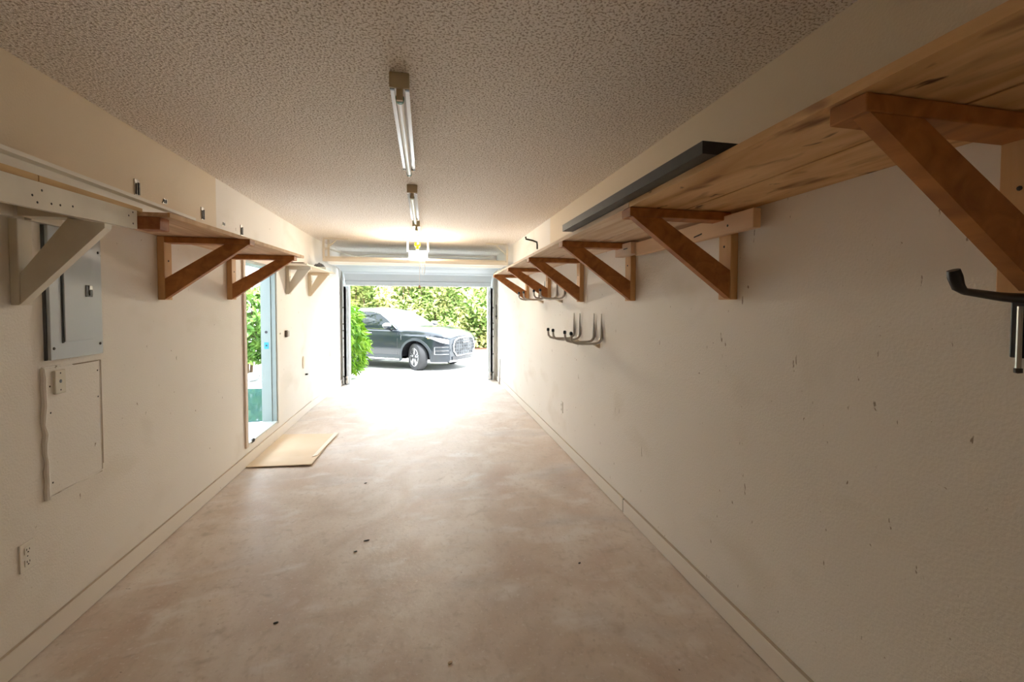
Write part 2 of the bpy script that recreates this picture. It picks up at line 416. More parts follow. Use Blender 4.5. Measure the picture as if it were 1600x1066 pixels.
for k, (x, y, r_, lb) in enumerate([(-3.50, 10.45, .13, 'larger grey stone at foot of the side yard plant'), (-3.24, 10.3, .09, 'smaller grey stone right of the larger stone, below side yard plant')]):
    m = MB(); bmesh.ops.create_icosphere(m.bm, subdivisions=3, radius=r_)
    for v in m.bm.verts:
        v.co *= 1+.18*math.sin(v.co.x*31+k)*math.sin(v.co.y*27)+.1*math.sin(v.co.z*40); v.co.z *= .7
        v.co += Vector((x, y, -.10+r_*.62))
    tag(obj('garden_stone', m, STONE, smooth=True), lb, 'stone')

# ------------------------------------------------------------------ the parked SUV (local: x forward, y left, z up, origin under the front axle)
car = thing('suv_car', 'dark grey SUV parked on the driveway with wheels turned', 'car', (.27, 12.86, -.242), rz=math.radians(-36))
WB, TR, WR = 2.82, .81, .365
XFRONT, XREAR = .86, -3.82
def lerp(a, b, t): return a+(b-a)*t
def interp(x, tab):
    if x <= tab[0][0]: return tab[0][1]
    for (a, va), (b, vb) in zip(tab, tab[1:]):
        if x <= b: return lerp(va, vb, (x-a)/(b-a))
    return tab[-1][1]
ZTOP = [(-3.82, .98), (-3.7, 1.06), (-2.0, 1.07), (-.6, 1.06), (0, 1.05), (.35, 1.015), (.6, .965), (.78, .90), (.86, .84)]
ZCEN = [(-.7, 1.17), (-.3, 1.16), (.2, 1.135), (.6, 1.065), (.80, .975), (.86, .90)]
HWT = [(-3.82, .66), (-3.70, .80), (-3.3, .90), (-2.6, .945), (0, .945), (.3, .93), (.55, .87), (.72, .78), (.86, .64)]
RA = .435
def zlow(x):
    z = .27 if -WB+RA < x < -RA else .25
    for xc in (0, -WB):
        if abs(x-xc) < RA: z = max(z, .365+math.sqrt(RA*RA-(x-xc)**2))
    return z
def yw(x, z):
    hw = interp(x, HWT)
    prof = interp(z, [(.2, .955), (.35, .965), (.55, .995), (.80, 1.0), (.90, .985), (1.0, .955), (1.1, .92)])
    crease = .012 if .86 < z < .93 else 0
    return hw*prof+crease
xs = sorted(set([round(XREAR+k*(XFRONT-XREAR)/78, 4) for k in range(79)] + [s_*t+c_ for c_ in (0, -WB) for s_ in (-1, 1) for t in (RA-.0005, RA+.0005, RA*.97, RA*.9)]))
NZ = 14
body = MB()
for sgn in (1, -1):
    rows = []
    for x in xs:
        a, b_ = zlow(x), interp(x, ZTOP)
        rows.append([Vector((x, sgn*yw(x, lerp(a, b_, k/NZ)), lerp(a, b_, k/NZ))) for k in range(NZ+1)])
    body.grid(rows)
# hood, cowl and rear deck surface
rows = []
for x in xs:
    zt = interp(x, ZTOP); zc = interp(x, ZCEN) if x > -.7 else zt+.06
    hw = yw(x, zt); row = []
    for k in range(13):
        t = -1+2*k/12
        row.append(Vector((x, hw*t, zt+(zc-zt)*(1-abs(t)**2.4))))
    rows.append(row)
body.grid(rows)
# front fascia and tail
for X, bow in ((XFRONT, .07), (XREAR, -.05)):
    rows = []
    zt = interp(X, ZTOP)
    for k in range(11):
        z = lerp(zlow(X), zt, k/10); row = []
        for j in range(13):
            t = -1+2*j/12
            y = yw(X, z)*t
            zz = z + ((interp(X, ZCEN) if X > 0 else zt+.06)-zt)*(1-abs(t)**2.4)*(k/10)
            row.append(Vector((X+bow*(1-t*t)-(.05*(1-k/10) if X > 0 else 0)*(.0), y, zz)))
        rows.append(row)
    body.grid(rows)
# underside
body.grid([[Vector((x, y, .27 if abs(x) > RA+.1 and abs(x+WB) > RA+.1 else .30)) for y in (-.60, 0, .60)] for x in xs])
bmesh.ops.remove_doubles(body.bm, verts=body.bm.verts, dist=.0004)
bmesh.ops.recalc_face_normals(body.bm, faces=list(body.bm.faces))
cb = obj('body', body, CARP, car, smooth='all', local=True)
# wheel wells: dark liners
for xc in (0, -WB):
    for sgn in (1, -1):
        m = MB(); pr = []
        rows = []
        for k in range(17):
            a = PI*k/16-.0
            rows.append([Vector((xc+RA*math.cos(a), sgn*y, .365+RA*math.sin(a))) for y in (.93, .56)])
        m.grid(rows)
        m.grid([[Vector((xc+RA*math.cos(PI*k/16), sgn*.56, .365+RA*math.sin(PI*k/16))), Vector((xc+RA*math.cos(PI*k/16), sgn*.56, .27))] for k in range(17)])
        obj('wheel_well', m, BLACK, cb, local=True)
        m = MB(); rows = []
        for k in range(25):
            a = -.22+(PI+.44)*k/24
            P = []
            for rr, dy in ((RA-.005, .0), (RA-.005, .022), (RA+.055, .020), (RA+.06, .0)):
                x = xc+rr*math.cos(a); z = max(.24, .365+rr*math.sin(a))
                P.append(Vector((x, sgn*(yw(x, z)+dy-.004), z)))
            rows.append(P)
        m.grid(rows)
        obj('arch_trim', m, CARK, car, smooth=True, local=True)
# sills with bright strip
for sgn in (1, -1):
    o = obj('sill', MB().box(-WB+RA+.04, -RA-.04, sgn*.915-.02, sgn*.915+.02, .25, .40, bev=.012), CARK, car, local=True)
    q = obj('sill_strip', MB().box(-WB+RA+.06, -RA-.06, sgn*.94-.006, sgn*.94+.006, .275, .315, bev=.004), ALLOY, o, local=True)
    q['label'] = 'silver strip along sill'
# greenhouse
def gx(z, tab): return interp(z, tab)
GF = [(1.04, -.36), (1.30, -.78), (1.52, -1.16), (1.60, -1.42)]      # windscreen line
GR = [(1.04, -3.70), (1.30, -3.52), (1.52, -3.25), (1.60, -3.05)]
GW = [(1.04, .885), (1.30, .79), (1.52, .675), (1.60, .58)]
g = MB(); levels = [1.04, 1.17, 1.30, 1.41, 1.52, 1.57, 1.60]
rings = []
for z in levels:
    xf, xr_, hw = interp(z, GF), interp(z, GR), interp(z, GW)
    ring = []
    n = 24
    for k in range(n+1): ring.append((lerp(xf-.16, xr_+.10, k/n), -hw*(1-.02*abs(2*k/n-1)**3)))
    for k in range(1, 9):
        t = k/9*2-1; ring.append((xr_+.10-.10*(1-t*t), hw*.985*t))
    for k in range(n+1): ring.append((lerp(xr_+.10, xf-.16, k/n), hw*(1-.02*abs(2*k/n-1)**3)))
    for k in range(1, 12):
        t = 1-k/12*2; ring.append((xf-.16+.16*(1-t*t), hw*.985*t))
    rings.append([g.bm.verts.new((x, y, z+(.06 if z >= 1.599 else .045*max(0, (z-1.5)/.1))*(0))) for x, y in ring])
for A, B in zip(rings, rings[1:]):
    for k in range(len(A)): g.bm.faces.new((A[k], A[(k+1) % len(A)], B[(k+1) % len(A)], B[k]))
top = rings[-1]
hwt = interp(1.60, GW)
# crowned roof: inner rings shrinking to the centre line
prev = top
for s_, dz in ((.75, .028), (.45, .045), (.12, .052)):
    cur = [g.bm.verts.new((lerp(-2.25, v.co.x, lerp(s_, 1, .35)), v.co.y*s_, 1.60+dz)) for v in top]
    for k in range(len(top)): g.bm.faces.new((prev[k], prev[(k+1) % len(top)], cur[(k+1) % len(top)], cur[k]))
    prev = cur
g.bm.faces.new(prev)
bmesh.ops.recalc_face_normals(g.bm, faces=list(g.bm.faces))
gh = obj('roof', g, CARP, car, smooth=True, local=True)
# windscreen
rows = []
for z in (1.075, 1.17, 1.30, 1.41, 1.52, 1.555):
    xf, hw = interp(z, GF), interp(z, GW); row = []
    for k in range(13):
        t = 1-k/12*2
        row.append(Vector((xf-.16+.16*(1-(t*.93)**2)+.006, hw*.92*t, z+.004)))
    rows.append(row)
obj('windscreen', MB().grid(rows), mat('windscreen_glass', (.55, .58, .62), .03, spec=1.0), gh, smooth='all', local=True)
# side windows with bright surround
DLO = [(-.62, 1.075), (-.80, 1.20), (-1.02, 1.34), (-1.30, 1.475), (-1.60, 1.53), (-2.3, 1.545), (-2.85, 1.50), (-3.20, 1.34), (-3.40, 1.15), (-3.30, 1.085)]
for sgn in (1, -1):
    m = MB()
    vs = [m.bm.verts.new((x, sgn*(interp(z, GW)*(1-.004)+.010), z)) for x, z in DLO]
    ff = m.bm.faces.new(vs)
    obj('side_window', m, CARG, gh, local=True)
    pts = [(x, sgn*(interp(z, GW)+.008), z) for x, z in DLO]
    obj('window_trim', MB().tube(pts+[pts[0]], .011, 6), CHROME, gh, local=True)
    for x0 in (-1.92,):
        obj('pillar', MB().grid([[Vector((x0-.05, sgn*(interp(z, GW)+.013), z)), Vector((x0+.05, sgn*(interp(z, GW)+.013), z))] for z in (1.075, 1.3, 1.53)]), BLACK, gh, local=True)
    # mirror
    mm = MB(); bmesh.ops.create_uvsphere(mm.bm, u_segments=18, v_segments=12, radius=1)
    for v in mm.bm.verts:
        v.co = Vector((-.80+v.co.x*(.10 if v.co.x > 0 else .07), sgn*(1.06+v.co.y*.13), 1.155+v.co.z*.085))
    mo = obj('mirror', mm, CARP, car, smooth='all', local=True)
    mm = MB(); bmesh.ops.create_uvsphere(mm.bm, u_segments=16, v_segments=8, radius=1)
    for v in mm.bm.verts:
        v.co = Vector((-.797+v.co.x*.104, sgn*(1.06+v.co.y*.134), 1.17+max(-.1, v.co.z)*.078))
    obj('mirror_cap', mm, ALLOY, mo, smooth='all', local=True)
    obj('mirror_arm', MB().tube([(-.82, sgn*.90, 1.06), (-.81, sgn*1.0, 1.10)], .028, 8), BLACK, mo, local=True)
    for xh in (-1.55, -2.55):
        obj('door_handle', MB().tube([(xh-.11, sgn*.925, .965), (xh-.09, sgn*.965, .965), (xh+.09, sgn*.965, .965), (xh+.11, sgn*.925, .965)], .014, 8), CHROME, car, local=True)
    # door seams
    obj('door_seam', MB().tube([(-.56, sgn*yw(-.56, z)*1.001, z) for z in (.42, .6, .8, .95, 1.04)], .006, 5), BLACK, car, local=True)
    obj('door_seam', MB().tube([(-1.92, sgn*yw(-1.92, z)*1.001, z) for z in (.42, .6, .8, .95, 1.06)], .006, 5), BLACK, car, local=True)
    # headlight wrapping the corner
    rows = []
    for t in range(9):
        u = t/8; x = lerp(.34, .85, u**.8)
        zc = lerp(.905, .775, u); hh = lerp(.012, .062, min(1, u*1.6))
        rows.append([Vector((x+.012*u, sgn*(yw(x, z)+.012), z)) for z in (zc-hh, zc-hh*.4, zc+hh*.4, zc+hh*.8)])
    hl = obj('headlight', MB().grid(rows), LAMPG, car, smooth='all', local=True)
    x = .42
    obj('indicator', MB().grid([[Vector((x_, sgn*(yw(x_, z)+.016), z)) for z in (.855, .885)] for x_ in (.38, .46, .52)]), AMBER, hl, local=True)
    # lower side intake with bright bars
    rows = [[Vector((x_, sgn*(yw(x_, z)+.008), z)) for z in (.44, .54, .65)] for x_ in (.55, .64, .73, .80, .85)]
    it = obj('side_intake', MB().grid(rows), CARK, car, smooth=True, local=True)
    for z in (.455, .545, .64):
        obj('intake_bar', MB().tube([(x_, sgn*(yw(x_, z)+.014), z) for x_ in (.56, .64, .73, .80, .85)], .011, 6), CHROME, it, local=True)
    obj('intake_bar', MB().tube([(.56, sgn*(yw(.56, z)+.014), z) for z in (.455, .545, .64)], .011, 6), CHROME, it, local=True)
# grille: eight-sided frame, vertical and horizontal bars
def fx(y, z): return XFRONT+.07*(1-(y/.64)**2)+.012
GP = [(-.40, .40), (.40, .40), (.50, .52), (.52, .66), (.46, .80), (.30, .86), (-.30, .86), (-.46, .80), (-.52, .66), (-.50, .52)]
m = MB(); cv = m.bm.verts.new((fx(0, .62)-.004, 0, .62)); vs = [m.bm.verts.new((fx(y, z)-.004, y, z)) for y, z in GP]
for k in range(len(vs)): m.bm.faces.new((cv, vs[k], vs[(k+1) % len(vs)]))
gr = obj('grille', m, BLACK, car, local=True)
gp = [(fx(y, z)+.006, y, z) for y, z in GP]
obj('grille_frame', MB().tube(gp+[gp[0]], .018, 8), CHROME, gr, local=True)
for k in range(9):
    y = -.40+.10*k; zt = .85 if abs(y) < .31 else .80
    obj('grille_bar', MB().tube([(fx(y, .4)+.006, y, .41), (fx(y, .8)+.006, y, zt)], .0075, 6), GBAR, gr, local=True)
for z in (.50, .59, .68, .77):
    obj('grille_bar', MB().tube([(fx(y, z)+.006, y, z) for y in (-.49, -.25, 0, .25, .49)], .0065, 6), GBAR, gr, local=True)
em = MB()
for k in range(4):
    y = -.105+.07*k
    em.tube([(fx(y, .77)+.022, y+.046*math.cos(a), .77+.046*math.sin(a)) for a in [2*PI*j/18 for j in range(19)]], .006, 6)
q = obj('emblem', em, CHROME, gr, smooth=True, local=True); q['label'] = 'four interlinked chrome rings'
obj('lower_intake', MB().grid([[Vector((fx(y, .35)+.004, y, z)) for z in (.30, .38)] for y in (-.55, -.28, 0, .28, .55)]), BLACK, car, local=True)
q = obj('skid_lip', MB().tube([(fx(y, .27)+(.02 if abs(y) < .5 else -.03), y, .265) for y in (-.62, -.5, -.25, 0, .25, .5, .62)], .028, 8), ALLOY, car, smooth=True, local=True); q['label'] = 'silver lip under front bumper'
# wheels
def wheel(x, y, steer, sgn):
    # wheel local frame: axis along y
    R_ = Matrix.Translation((x, y, WR)) @ Matrix.Rotation(steer, 4, 'Z')
    m = MB().lathe([(.235, -.11), (.30, -.118), (.345, -.105), (.362, -.07), (.366, 0), (.362, .07), (.345, .105), (.30, .118), (.235, .11)], 'y', 40)
    # tread grooves
    bmesh.ops.transform(m.bm, matrix=R_, verts=m.bm.verts)
    w_ = obj('wheel', m, TYRE, car, smooth=True, local=True)
    m = MB().lathe([(.236, -.10), (.242, -.10), (.242, .10), (.236, .10), (.215, .05), (.215, -.05), (.236, -.10)], 'y', 36)
    m.lathe([(0, sgn*.02), (.236, sgn*.02), (.236, sgn*.03), (0, sgn*.03)], 'y', 30)
    bmesh.ops.transform(m.bm, matrix=R_, verts=m.bm.verts)
    rm = obj('rim', m, mat('rim_barrel', (.16, .165, .17), .4, .6), w_, smooth=True, local=True)
    m = MB()
    for k in range(5):
        for dd in (-.14, .14):
            a = 2*PI*k/5+PI/2
            p0 = Vector((.05*math.cos(a+dd), sgn*.085, .05*math.sin(a+dd))); p1 = Vector((.225*math.cos(a+dd*1.3), sgn*.10, .225*math.sin(a+dd*1.3)))
            m.tube([p0, p1], [.028, .022], 6)
    m.lathe([(0, sgn*.075), (.065, sgn*.075), (.06, sgn*.105), (0, sgn*.108)], 'y', 24)
    m.lathe([(.222, sgn*.085), (.238, sgn*.085), (.240, sgn*.112), (.224, sgn*.112), (.222, sgn*.085)], 'y', 36)
    bmesh.ops.transform(m.bm, matrix=R_, verts=m.bm.verts)
    obj('spokes', m, ALLOY, w_, smooth=True, local=True)
wheel(0, -TR, math.radians(-27), -1); wheel(0, TR, math.radians(-27), 1)
wheel(-WB, -TR, 0, -1); wheel(-WB, TR, 0, 1)

# ================================================================== GARAGE DOOR, TRACKS, OPENER
gd = thing('garage_door', 'open sectional overhead garage door with pale grey steel panels', 'garage door', (-.1, 7.8, 1.85))
GX0, GX1 = -1.40, 1.215
# centre line of the door sections in (y,z), outer face is the lower/outer side
secs = [((6.86, 2.095), (7.44, 2.098)), ((7.45, 2.098), (8.02, 2.098)), ((8.03, 2.096), (8.52, 2.035)), ((8.53, 2.030), (8.715, 1.845))]
for k, (a, b_) in enumerate(secs):
    d_ = Vector((0, b_[0]-a[0], b_[1]-a[1])); L = d_.length; d_.normalize(); n = Vector((0, -d_.z, d_.y))
    def P(s_, h_): q = Vector((0, a[0], a[1]))+d_*s_+n*h_; return (q.y, q.z)
    th = .022
    prof = [P(0, th), P(0, -th), P(L*.30, -th), P(L*.33, -th+.008), P(L*.64, -th+.008), P(L*.67, -th), P(L, -th), P(L, th)]
    p = obj('door_panel', MB().prism(prof, 'x', GX0, GX1), DOORM if k else mat('door_edge_cream', (.80, .74, .64), .5), gd)
    obj('strut', MB().box(GX0+.02, GX1-.02, a[0]+.06, a[0]+.09, max(a[1], b_[1])+th+.001, max(a[1], b_[1])+th+.03) if k < 2 else MB().box(GX0+.02, GX1-.02, a[0]+.05, a[0]+.08, a[1]+th+.0, a[1]+th+.03), STEEL, p)
a, b_ = secs[-1]
obj('bottom_seal', MB().box(GX0, GX1, 8.70, 8.735, 1.812, 1.842, bev=.005), GREYM, gd)
for s_, X in ((-1, GX0-.012), (1, GX1+.012)):
    side = 'left' if s_ < 0 else 'right'
    xo = X+(-.035 if s_ < 0 else .035)
    t = thing('door_track', 'curved steel door track with hanger at %s side of garage opening' % side, 'door track', (X, 8.8, 0), 'garage door tracks')
    path = [(8.80, .02), (8.80, 1.80), (8.795, 1.93), (8.77, 2.04), (8.70, 2.11), (8.60, 2.14), (8.4, 2.15), (7.17, 2.15)]
    # C-channel rail: outer web plus two lips, swept along the path
    m = MB()
    for off, lip in ((0, 0),):
        rows = []
        for i, (y, z) in enumerate(path):
            p0 = Vector((0, *path[max(i-1, 0)])); p1 = Vector((0, *path[min(i+1, len(path)-1)]))
            tn = (p1-p0).normalized(); nn = Vector((0, -tn.z, tn.y))
            c = Vector((xo, y, z)); xi = Vector((-s_*.03, 0, 0))
            rows.append([c+nn*.028+xi, c+nn*.028, c-nn*.028, c-nn*.028+xi])
        m.grid(rows)
    r = bmesh.ops.solidify(m.bm, geom=list(m.bm.faces), thickness=.004)
    rail = obj('rail', m, GREYM, t)
    m = MB().box(xo-.002+(.0 if s_ > 0 else -.03), xo+.002+(.03 if s_ > 0 else 0), 8.81, 8.86, .03, 1.95)
    m.box(min(xo, xo-s_*.0)-.006, max(xo, xo)+.006, 8.80, 8.885, .03, 1.95)
    ja = obj('wall_angle', m, GREYM, t)
    for z in (.16, .52, .86, 1.0, 1.12, 1.42):
        obj('bolt', MB().lathe([(0, 0), (.013, 0), (.011, -.008), (0, -.01)], 'y', 10, (xo+s_*.015, 8.81, z)), NAIL, ja)
    ro = obj('roller_bracket', MB().box(xo-s_*.045-.02, xo-s_*.045+.02, 8.755, 8.80, .04, .17, bev=.006), GALV, t)
    obj('roller', MB().lathe([(0, -.01), (.022, -.01), (.022, .01), (0, .01)], 'x', 14, (xo-s_*.03, 8.765, .12)), NAIL, ro)
    # hanger at the free end: ceiling strap, drop angles, diagonal brace
    hx = xo
    obj('ceiling_strap', MB().box(min(hx-s_*.34, hx), max(hx-s_*.34, hx), 7.15, 7.19, H-.022, H-.001), STEEL, t)
    obj('drop_angle', MB().box(hx-.016, hx+.016, 7.155, 7.16, 2.10, H-.02).box(hx-.016, hx-.012, 7.16, 7.185, 2.10, H-.02), STEEL, t)
    if s_ < 0: obj('drop_angle', MB().box(hx+.045, hx+.075, 7.19, 7.195, 2.12, H-.02), STEEL, t)
    obj('diagonal_brace', MB().tube([(hx-s_*.17, 7.172, H-.03), (hx-s_*.02, 7.172, 2.27)], .009, 6), STEEL, t)
    if s_ > 0:
        obj('lock_rod', MB().tube([(xo+.06, 8.70, 1.20), (xo+.06, 8.70, 1.48)], .008, 8).box(xo+.045, xo+.075, 8.69, 8.71, 1.24, 1.27), NAIL, t)
# torsion shaft and conduit against the front wall
t = thing('torsion_shaft', 'steel shaft with brackets on wall above the open garage door', 'garage door shaft', (-.1, 8.8, 2.2))
obj('shaft', MB().tube([(-1.42, 8.80, 2.30), (1.27, 8.80, 2.30)], .016, 10), STEEL, t)
for x in (-1.1, .36, .62, 1.05):
    obj('bracket', MB().box(x-.015, x+.015, 8.785, 8.898, 2.235, 2.34, bev=.004), NAIL, t)
obj('spring', MB().tube([(-1.0+.0, 8.80, 2.30), (.30, 8.80, 2.30)], .024, 12), STEEL, t)
for x in (-1.36, 1.22):
    obj('cable_drum', MB().lathe([(0, -.03), (.045, -.03), (.03, 0), (.045, .03), (0, .03)], 'x', 18, (x, 8.80, 2.30)), GALV, t)
pts = [(-1.50, 7.55, 2.335), (-1.50, 7.75, 2.345), (-1.44, 7.98, 2.345), (-1.30, 8.28, 2.325), (-1.15, 8.48, 2.31), (-1.02, 8.62, 2.36), (-.9, 8.62, 2.375), (1.2, 8.62, 2.375)]
tag(obj('conduit_pipe', MB().tube(pts, .013, 10), STEEL, smooth=True), 'thin bent conduit pipe running across above the open garage door', 'pipe')
# opener
op = thing('garage_door_opener', 'ceiling hung garage door opener with lit warm lamp', 'garage door opener', (-.11, 6.95, 2.10))
obj('ceiling_strap', MB().box(-.335, .10, 6.93, 6.965, H-.035, H-.001), ENDCAP, op)
for x in (-.255, .035):
    obj('hanger_strap', MB().box(x-.012, x+.012, 6.945, 6.95, 2.25, H-.03), STEEL, op)
hb = obj('housing', MB().box(-.245, .03, 6.93, 7.30, 2.135, 2.265, bev=.02), FIXW, op)
obj('lamp_lens', MB().box(-.232, .017, 6.865, 6.929, 2.135, 2.255, bev=.022), BULBM, op, smooth=True)
obj('rail', MB().box(-.125, -.095, 7.30, 8.85, 2.20, 2.225), STEEL, op)
yp = tag(obj('yellow_plug', MB().tube([(-.115+.028*math.cos(a), 6.855, 2.345+.032*math.sin(a)) for a in [2*PI*k/16 for k in range(17)]], .016, 8).box(-.135, -.095, 6.845, 6.865, 2.275, 2.32, bev=.005), YELLOW, smooth=True),
    'yellow looped plastic plug hanging above the lit opener lamp', 'plug')
obj('power_cord', MB().tube([(-.10, 6.856, 2.376), (-.098, 6.86, 2.41), (-.095, 6.72, 2.436)], .005, 6), NAIL, yp)
pc = obj('release_cord', MB().tube([(-.075, 6.862, 2.145), (-.085, 6.832, 2.05), (-.088, 6.82, 1.74)], .0028, 6), CORD, op)
kn = obj('knob', MB().lathe([(0, 1.705), (.014, 1.712), (.016, 1.73), (.006, 1.752), (0, 1.755)], 'z', 12, (-.088, 6.82, 0)), mat('brown_knob', (.20, .10, .05), .5), pc)
kn['label'] = 'brown pull knob at end of cord'
obj('loose_cord', MB().tube([(-.055, 6.860, 2.145), (-.06, 6.84, 2.06), (-.045, 6.83, 1.98), (-.05, 6.83, 1.92), (-.03, 6.83, 1.90), (-.012, 6.83, 1.96), (-.015, 6.84, 2.05), (-.005, 6.860, 2.145)], .004, 6), CORD, op, smooth=True)

# ================================================================== CEILING LIGHT FIXTURES
def fixture(y0, y1, label):
    t = thing('strip_light', label, 'ceiling light', (-.105, (y0+y1)/2, H-.11), 'strip lights along the ceiling')
    xc = -.105; hw = .04
    # inverted channel with sloped sides and open underside
    o = obj('housing', MB().prism([(xc-.024, H-.001), (xc+.024, H-.001), (xc+hw, H-.060), (xc+hw, H-.064), (xc+hw-.017, H-.064), (xc+hw-.019, H-.052), (xc-hw+.019, H-.052), (xc-hw+.017, H-.064), (xc-hw, H-.064), (xc-hw, H-.060)], 'y', y0+.012, y1-.012), FIXW, t)
    for yy, sg in ((y0, 1), (y1, -1)):
        c = obj('end_cap', MB().box(xc-hw-.002, xc+hw+.002, min(yy, yy+sg*.014), max(yy, yy+sg*.014), H-.066, H-.001, bev=.003), ENDCAP, t)
        obj('lampholder', MB().box(xc-.014, xc+.014, min(yy+sg*.012, yy+sg*.032), max(yy+sg*.012, yy+sg*.032), H-.112, H-.060, bev=.004), ENDCAP, t)
        obj('tube_collar', MB().lathe([(.0, 0), (.0185, 0), (.0185, sg*.022), (0, sg*.022)], 'y', 18, (xc, yy+sg*.032, H-.096)), GREENP, t)
        obj('corner_strip', MB().box(xc-hw, xc-hw+.018, min(yy+sg*.016, yy+sg*.03), max(yy+sg*.016, yy+sg*.03), H-.0675, H-.060).box(xc+hw-.018, xc+hw, min(yy+sg*.016, yy+sg*.03), max(yy+sg*.016, yy+sg*.03), H-.0675, H-.060), BLACK, t)
    tb = obj('tube', MB().lathe([(0, y0+.054), (.0165, y0+.054), (.0165, y1-.054), (0, y1-.054)], 'y', 20, (xc, 0, H-.096)), TUBEM, t, smooth=True)
fixture(2.03, 3.25, 'long narrow white tube light, nearest on the ceiling')
fixture(3.86, 5.08, 'narrow white tube light between the nearest one and the far one')
fixture(5.48, 6.70, 'narrow white tube light farthest in, just before the door opener')

# ================================================================== SHELVES
def slab(name, quad, z0, z1, m, parent):
    return obj(name, MB().prism(quad, 'z', z0, z1), m, parent)
xe = lambda y: .812+.0155*y           # front edge of the right shelf
ZS = 1.872
sh = thing('wall_shelf', 'near length of rough plank shelf on right wall', 'shelf', (1.1, .4, ZS), 'plank shelves on the right wall')
for (a, b_) in ((0, .492), (.510, 1)):
    f_ = lambda y, t: xe(y)+(XR-.002-xe(y))*t
    slab('plank', [(f_(YB+.02, a), YB+.02), (f_(YB+.02, b_), YB+.02), (f_(1.80, b_), 1.80), (f_(1.80, a), 1.80)], ZS, ZS+.022, PLANK, sh)
slab('gap_shadow', [(f_(YB+.02, .493), YB+.02), (f_(YB+.02, .509), YB+.02), (f_(1.80, .509), 1.80), (f_(1.80, .493), 1.80)], ZS+.006, ZS+.016, SEAM, sh)  # dark strip put in as the shade of the plank gap
sh = thing('wall_shelf', 'far length of rough plank shelf on right wall', 'shelf', (1.1, 4, ZS), 'plank shelves on the right wall')
for (a, b_) in ((0, .492), (.510, 1)):
    slab('plank', [(f_(1.806, a), 1.806), (f_(1.806, b_), 1.806), (f_(6.2, b_), 6.2), (f_(6.2, a), 6.2)], ZS, ZS+.022, PLANKF, sh)
slab('gap_shadow', [(f_(1.806, .493), 1.806), (f_(1.806, .509), 1.806), (f_(6.2, .509), 6.2), (f_(6.2, .493), 6.2)], ZS+.006, ZS+.016, SEAM, sh)  # same painted gap shade for the far planks

def bracket(label, wallx, sgn, y, tip, zb, zt, materials, group, name='shelf_bracket', zbrace=None, ty=.085, armh=.038):
    """sgn=-1: projects to -x from right wall, +1 from the left wall"""
    arm_m, post_m = materials
    t = thing(name, label, 'shelf bracket', (wallx, y+ty/2, zb), group)
    w_ = wallx+sgn*.001; pk = .038
    X = lambda d_: w_+sgn*d_
    L = abs(tip-w_)
    p = obj('post', MB().box(min(X(0), X(pk)), max(X(0), X(pk)), y, y+ty, zb, zt, bev=.003), post_m, t)
    for zz in (lerp(zb, zt, .36), lerp(zb, zt, .62)):
        obj('nail', MB().lathe([(0, 0), (.006, 0), (.005, sgn*.002), (0, sgn*.003)], 'x', 8, (X(pk), y+ty*.55, zz)), NAIL, p)
    obj('arm', MB().box(min(X(pk), X(L)), max(X(pk), X(L)), y, y+ty, zt-armh, zt-.001, bev=.003), arm_m, t)
    # brace: broad board on edge running from post foot to arm tip, mitred at both ends
    ya, yb_ = y+.002, y+.040
    zj = zt-armh-.001
    wd = .125
    A = [(X(pk+.001), zb+.005), (X(pk+.001), zb+.005+wd), (X(L-.02-.125), zj), (X(L-.012), zj)]
    obj('brace', MB().prism(A, 'y', ya, yb_), arm_m, t)
    return t
RY = [.73, 1.785, 2.80, 3.82, 4.90, 6.0]; RT = [.835, .838, .85, .862, .876, .884]
RB = [1.485, 1.485, 1.49, 1.492, 1.52, 1.525]
RL = ['large dark-stained bracket nearest on right wall, beside the black hook', 'brown bracket on right wall under the long pine cleat near its near end',
      'brown bracket on right wall at the far end of the pine cleat', 'brown bracket on right wall above the lower double hooks',
      'brown bracket on right wall behind the nearer upper hooks', 'brown bracket farthest along right wall, nearest the garage opening']
for y, tp_, zb, lb in zip(RY, RT, RB, RL):
    bracket(lb, XR, -1, y, tp_, zb, ZS-.001, (BRACE, PINE), 'brown shelf brackets on the right wall')
# cleats under the right shelf
c1 = thing('wall_cleat', 'long pale pine cleat board on right wall under the shelf', 'board', (XR, 2.15, 1.775))
obj('board', MB().box(XR-.076, XR-.0395, 1.60, 2.66, 1.772, 1.852, bev=.003), CLEAT, c1)
obj('nail', MB().tube([(XR-.0765, 1.95, 1.80), (XR-.085, 2.0, 1.79)], .003, 6), NAIL, c1)
obj('nail', MB().lathe([(0, 0), (.006, 0), (0, -.003)], 'x', 8, (XR-.076, 1.76, 1.806)), NAIL, c1)
c2 = thing('wall_cleat', 'short pale pine block past the far end of the long cleat', 'board', (XR, 2.8, 1.775))
obj('board', MB().box(XR-.100, XR-.0395, 2.67, 2.915, 1.785, 1.862, bev=.003), mat('bleached_pine', (.74, .58, .44), .65, col2=(.66, .48, .33), scale=(10, 2, 10)), c2)
obj('nail', MB().tube([(XR-.101, 2.72, 1.825), (XR-.108, 2.76, 1.822)], .003, 6), NAIL, c2)
# black board resting on the right shelf
tag(obj('black_board', MB().prism([(.782, 1.19), (1.0, 1.19), (1.02, 2.60), (.790, 2.60)], 'z', ZS+.0225, ZS+.060), BLACKB), 'long black board lying on the right shelf, overhanging its edge', 'board')
tag(obj('metal_rod', MB().tube([(.845, 3.45, ZS+.023), (.845, 3.45, ZS+.055), (.84, 3.44, ZS+.075), (.80, 3.42, ZS+.084), (.745, 3.40, ZS+.09), (.742, 3.40, ZS+.108)], .0065, 8), BLACK, smooth=True),
    'bent black metal rod standing on the right shelf edge', 'rod')

